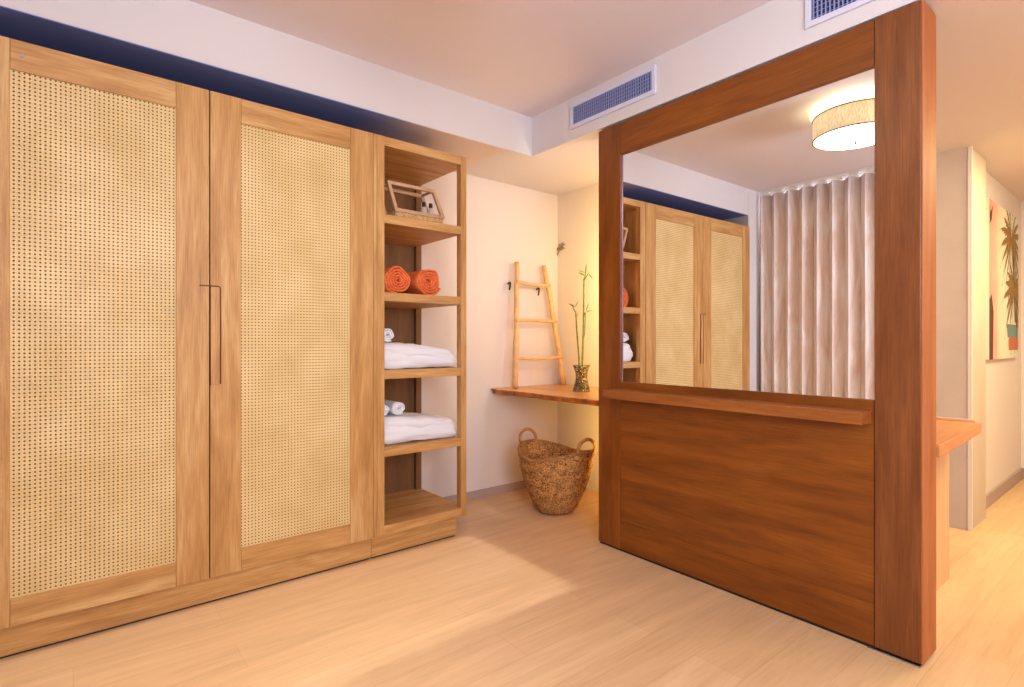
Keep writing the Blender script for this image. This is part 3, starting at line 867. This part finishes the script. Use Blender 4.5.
# ------------------------------------------------------------------ palm picture in the corridor
ar = empty('palm_picture', (-.884, 5.45, 1.59), 'unframed canvas photo of palm trees at sunset on the corridor wall', 'picture')
CW, CH = 1.02, 1.12
boxo('canvas', (0, -CW/2, -CH/2), (.022, CW/2, CH/2), plain('canvas_edge', srgb(226, 196, 170), .8), ar, 1, .001)
def print_mat():
    m, nt, b, out = new_mat('printed_sunset')
    tc = N(nt, 'ShaderNodeTexCoord'); sp = N(nt, 'ShaderNodeSeparateXYZ'); nt.links.new(tc.outputs['Object'], sp.inputs[0])
    mr = N(nt, 'ShaderNodeMapRange'); mr.inputs[1].default_value = -CW/2; mr.inputs[2].default_value = CW/2
    nt.links.new(sp.outputs[1], mr.inputs[0])
    n = N(nt, 'ShaderNodeTexNoise', i_Scale=5.0, i_Detail=4.0); nt.links.new(tc.outputs['Object'], n.inputs['Vector'])
    ad = N(nt, 'ShaderNodeMath', operation='MULTIPLY_ADD'); ad.inputs[1].default_value = .18
    nt.links.new(n.outputs[0], ad.inputs[0]); nt.links.new(mr.outputs[0], ad.inputs[2])
    r = ramp(nt, [(.10, srgb(224, 150, 136)), (.30, srgb(240, 176, 160)), (.42, srgb(246, 216, 190)), (.6, srgb(240, 230, 206)), (1.0, srgb(214, 220, 206))])
    nt.links.new(ad.outputs[0], r.inputs[0]); nt.links.new(r.outputs[0], b.inputs['Base Color']); b.inputs['Roughness'].default_value = .7
    return m
pmats = [print_mat(), plain('print_frond', srgb(146, 112, 54), .7), plain('print_trunk', srgb(112, 78, 44), .7), plain('print_teal', srgb(120, 150, 150), .7), plain('print_brick', srgb(196, 112, 76), .7), plain('print_dark_brown', srgb(96, 52, 40), .7)]  # last entry: dark brown areas of the printed image
bm = bmesh.new()
def flat(pts, mi, lift):
    vs = [bm.verts.new((.0225+lift, y, z)) for y, z in pts]; f = bm.faces.new(vs); f.material_index = mi
flat([(-CW/2, -CH/2), (CW/2, -CH/2), (CW/2, CH/2), (-CW/2, CH/2)], 0, 0)
def frond(cy, czz, ang, ln, k=0):
    pr = None; lay = .0010+.00004*k
    for i in range(9):
        t = i/8
        y = cy+math.cos(ang)*ln*t; z = czz+math.sin(ang)*ln*t-.35*ln*t*t
        w = .032*math.sin(PI*min(1, t+.1))
        cur = (min(CW/2, max(-CW/2, y)), max(-CH/2, min(CH/2, z)), w)
        if pr: flat([(pr[0], min(CH/2, pr[1]+pr[2]*.4)), (cur[0], min(CH/2, cur[1]+cur[2]*.4)), (cur[0]-.01, max(-CH/2, cur[1]-cur[2]*1.8)), (pr[0], pr[1]-pr[2]*.8)], 1, lay+.000002*i)
        pr = cur
kk = 0
for cy, czz, s in ((.24, .36, .50), (.34, -.02, .42)):
    for a in range(5, 355, 19):
        kk += 1; frond(cy, czz, math.radians(a), s*(.8+.3*random.random()), kk)
    kk += 1
flat([(.28, .34), (.31, .34), (.42, -.28), (.37, -.28)], 2, .0006)
flat([(.40, .04), (.43, .04), (.48, -.32), (.44, -.32)], 2, .0007)
flat([(.10, -.40), (CW/2-.01, -.40), (CW/2-.01, -.30), (.06, -.30)], 3, .0004)
flat([(.14, -.50), (CW/2-.01, -.50), (CW/2-.01, -.40), (.14, -.40)], 4, .0004)
flat([(-CW/2, -CH/2), (-.40, -CH/2), (-.38, -.22), (-.44, -.10), (-CW/2, -.14)], 5, .0005)
flat([(-CW/2+.01, .38), (-.44, .42), (-.40, .53), (-.47, .47), (-CW/2+.01, .52)], 5, .0005)
obj('printed_picture', bm, pmats, ar)

# the cupboard run stands a touch out of square with the wall
pv = Vector((WX, Y3, 0)); Tm = Matrix.Translation(pv) @ Matrix.Rotation(.012, 4, 'Z') @ Matrix.Translation(-pv)
for o in list(col.objects):
    if o.parent is None and o.name.split('.')[0] in ('wardrobe', 'shelf_tower', 'rolled_towel', 'folded_towel', 'rolled_washcloth', 'rattan_caddy', 'toiletry_bottle'):
        l = Tm @ o.location; o.location = l; o.rotation_euler.z += .012

# ------------------------------------------------------------------ lights
def area(name, loc, target, size, power, color, sy=None, spread=None):
    l = bpy.data.lights.new(name, 'AREA'); l.energy = power; l.color = color; l.size = size
    if sy: l.shape = 'RECTANGLE'; l.size_y = sy
    if spread: l.spread = spread
    o = bpy.data.objects.new(name, l); col.objects.link(o); o.location = loc
    o.rotation_euler = (Vector(target)-Vector(loc)).to_track_quat('-Z', 'Y').to_euler()
    return o
area('right_fill', (1.9, .1, 1.5), (-2.6, 1.2, 1.0), 1.4, 60, (.93, .95, 1), 1.6)  # added soft fill from the right; that wall has no opening
area('rear_cool_fill', (.9, -.25, 1.9), (-2.0, .9, 2.2), .9, 14, (.72, .80, 1), 1.2)  # added cool fill on the room side of the curtain
area('overhead_fill', (.2, .5, 2.55), (-1.2, 1.0, 0), .9, 22, (1, .95, .9))  # unseen overhead area light for fill; no fixture is modelled
area('floor_patch_beam', (-2.24, .82, ZC-.02), (-2.24, .82, 0), .88, 2.0, (1, .90, .80), 2.06, math.radians(2))  # added narrow beam that draws the bright patch on the floor
area('floor_patch_soft', (-1.30, .45, ZC-.02), (-1.30, .45, 0), .9, 1.9, (1, .90, .80), 1.5, math.radians(22))  # added wider beam softening the side of the floor patch
area('niche_strip', (-2.26, 2.585, 1.2), (-2.50, 3.14, 1.2), .06, 17, (1, .64, .16), 1.9, math.radians(110))
area('corridor_downlight', (.0, 4.4, 2.32), (-.2, 4.6, 0), .9, 76, (1, .79, .40))
area('corridor_spill', (.6, 3.1, 2.2), (-.6, 3.4, .2), .5, 10, (1, .80, .44))
area('ceiling_fill', (.6, .6, 1.7), (-1.0, 1.2, 2.62), .8, 13, (.86, .90, 1), .8)  # added cool light aimed up to brighten the ceiling
area('niche_fill', (-1.85, 2.62, 1.9), (-3.29, 2.5, 1.1), .05, 4.6, (1, .90, .76))  # added light brightening the left wall by the ladder
area('niche_soffit_fill', (-2.15, 2.75, 1.5), (-2.6, 2.8, 2.37), .3, 2.6, (1, .78, .45))  # added light lifting the dark soffit over the niche
w = bpy.data.worlds.new('world'); scn.world = w; w.use_nodes = True
w.node_tree.nodes['Background'].inputs[0].default_value = (.9, .88, .9, 1); w.node_tree.nodes['Background'].inputs[1].default_value = .3

# ------------------------------------------------------------------ camera
cam = bpy.data.cameras.new('camera'); co = bpy.data.objects.new('camera', cam); col.objects.link(co); scn.camera = co
cam.sensor_width = 36; cam.lens = 544.49/1024*36; cam.clip_start = .01
co.location = (0, 0, H); co.rotation_euler = (PI/2, 0, math.radians(51.1328))
cam.shift_y = -(343.5-342.44)/1024
scn.view_settings.view_transform = 'Standard'
scn.view_settings.exposure = .06
scn.view_settings.gamma = .93
scn.view_settings.use_white_balance = True
scn.view_settings.white_balance_temperature = 5850
scn.view_settings.white_balance_tint = 4
scn.cycles.max_bounces = 10; scn.cycles.diffuse_bounces = 5; scn.cycles.use_denoising = True
scn.cycles.sample_clamp_indirect = 6
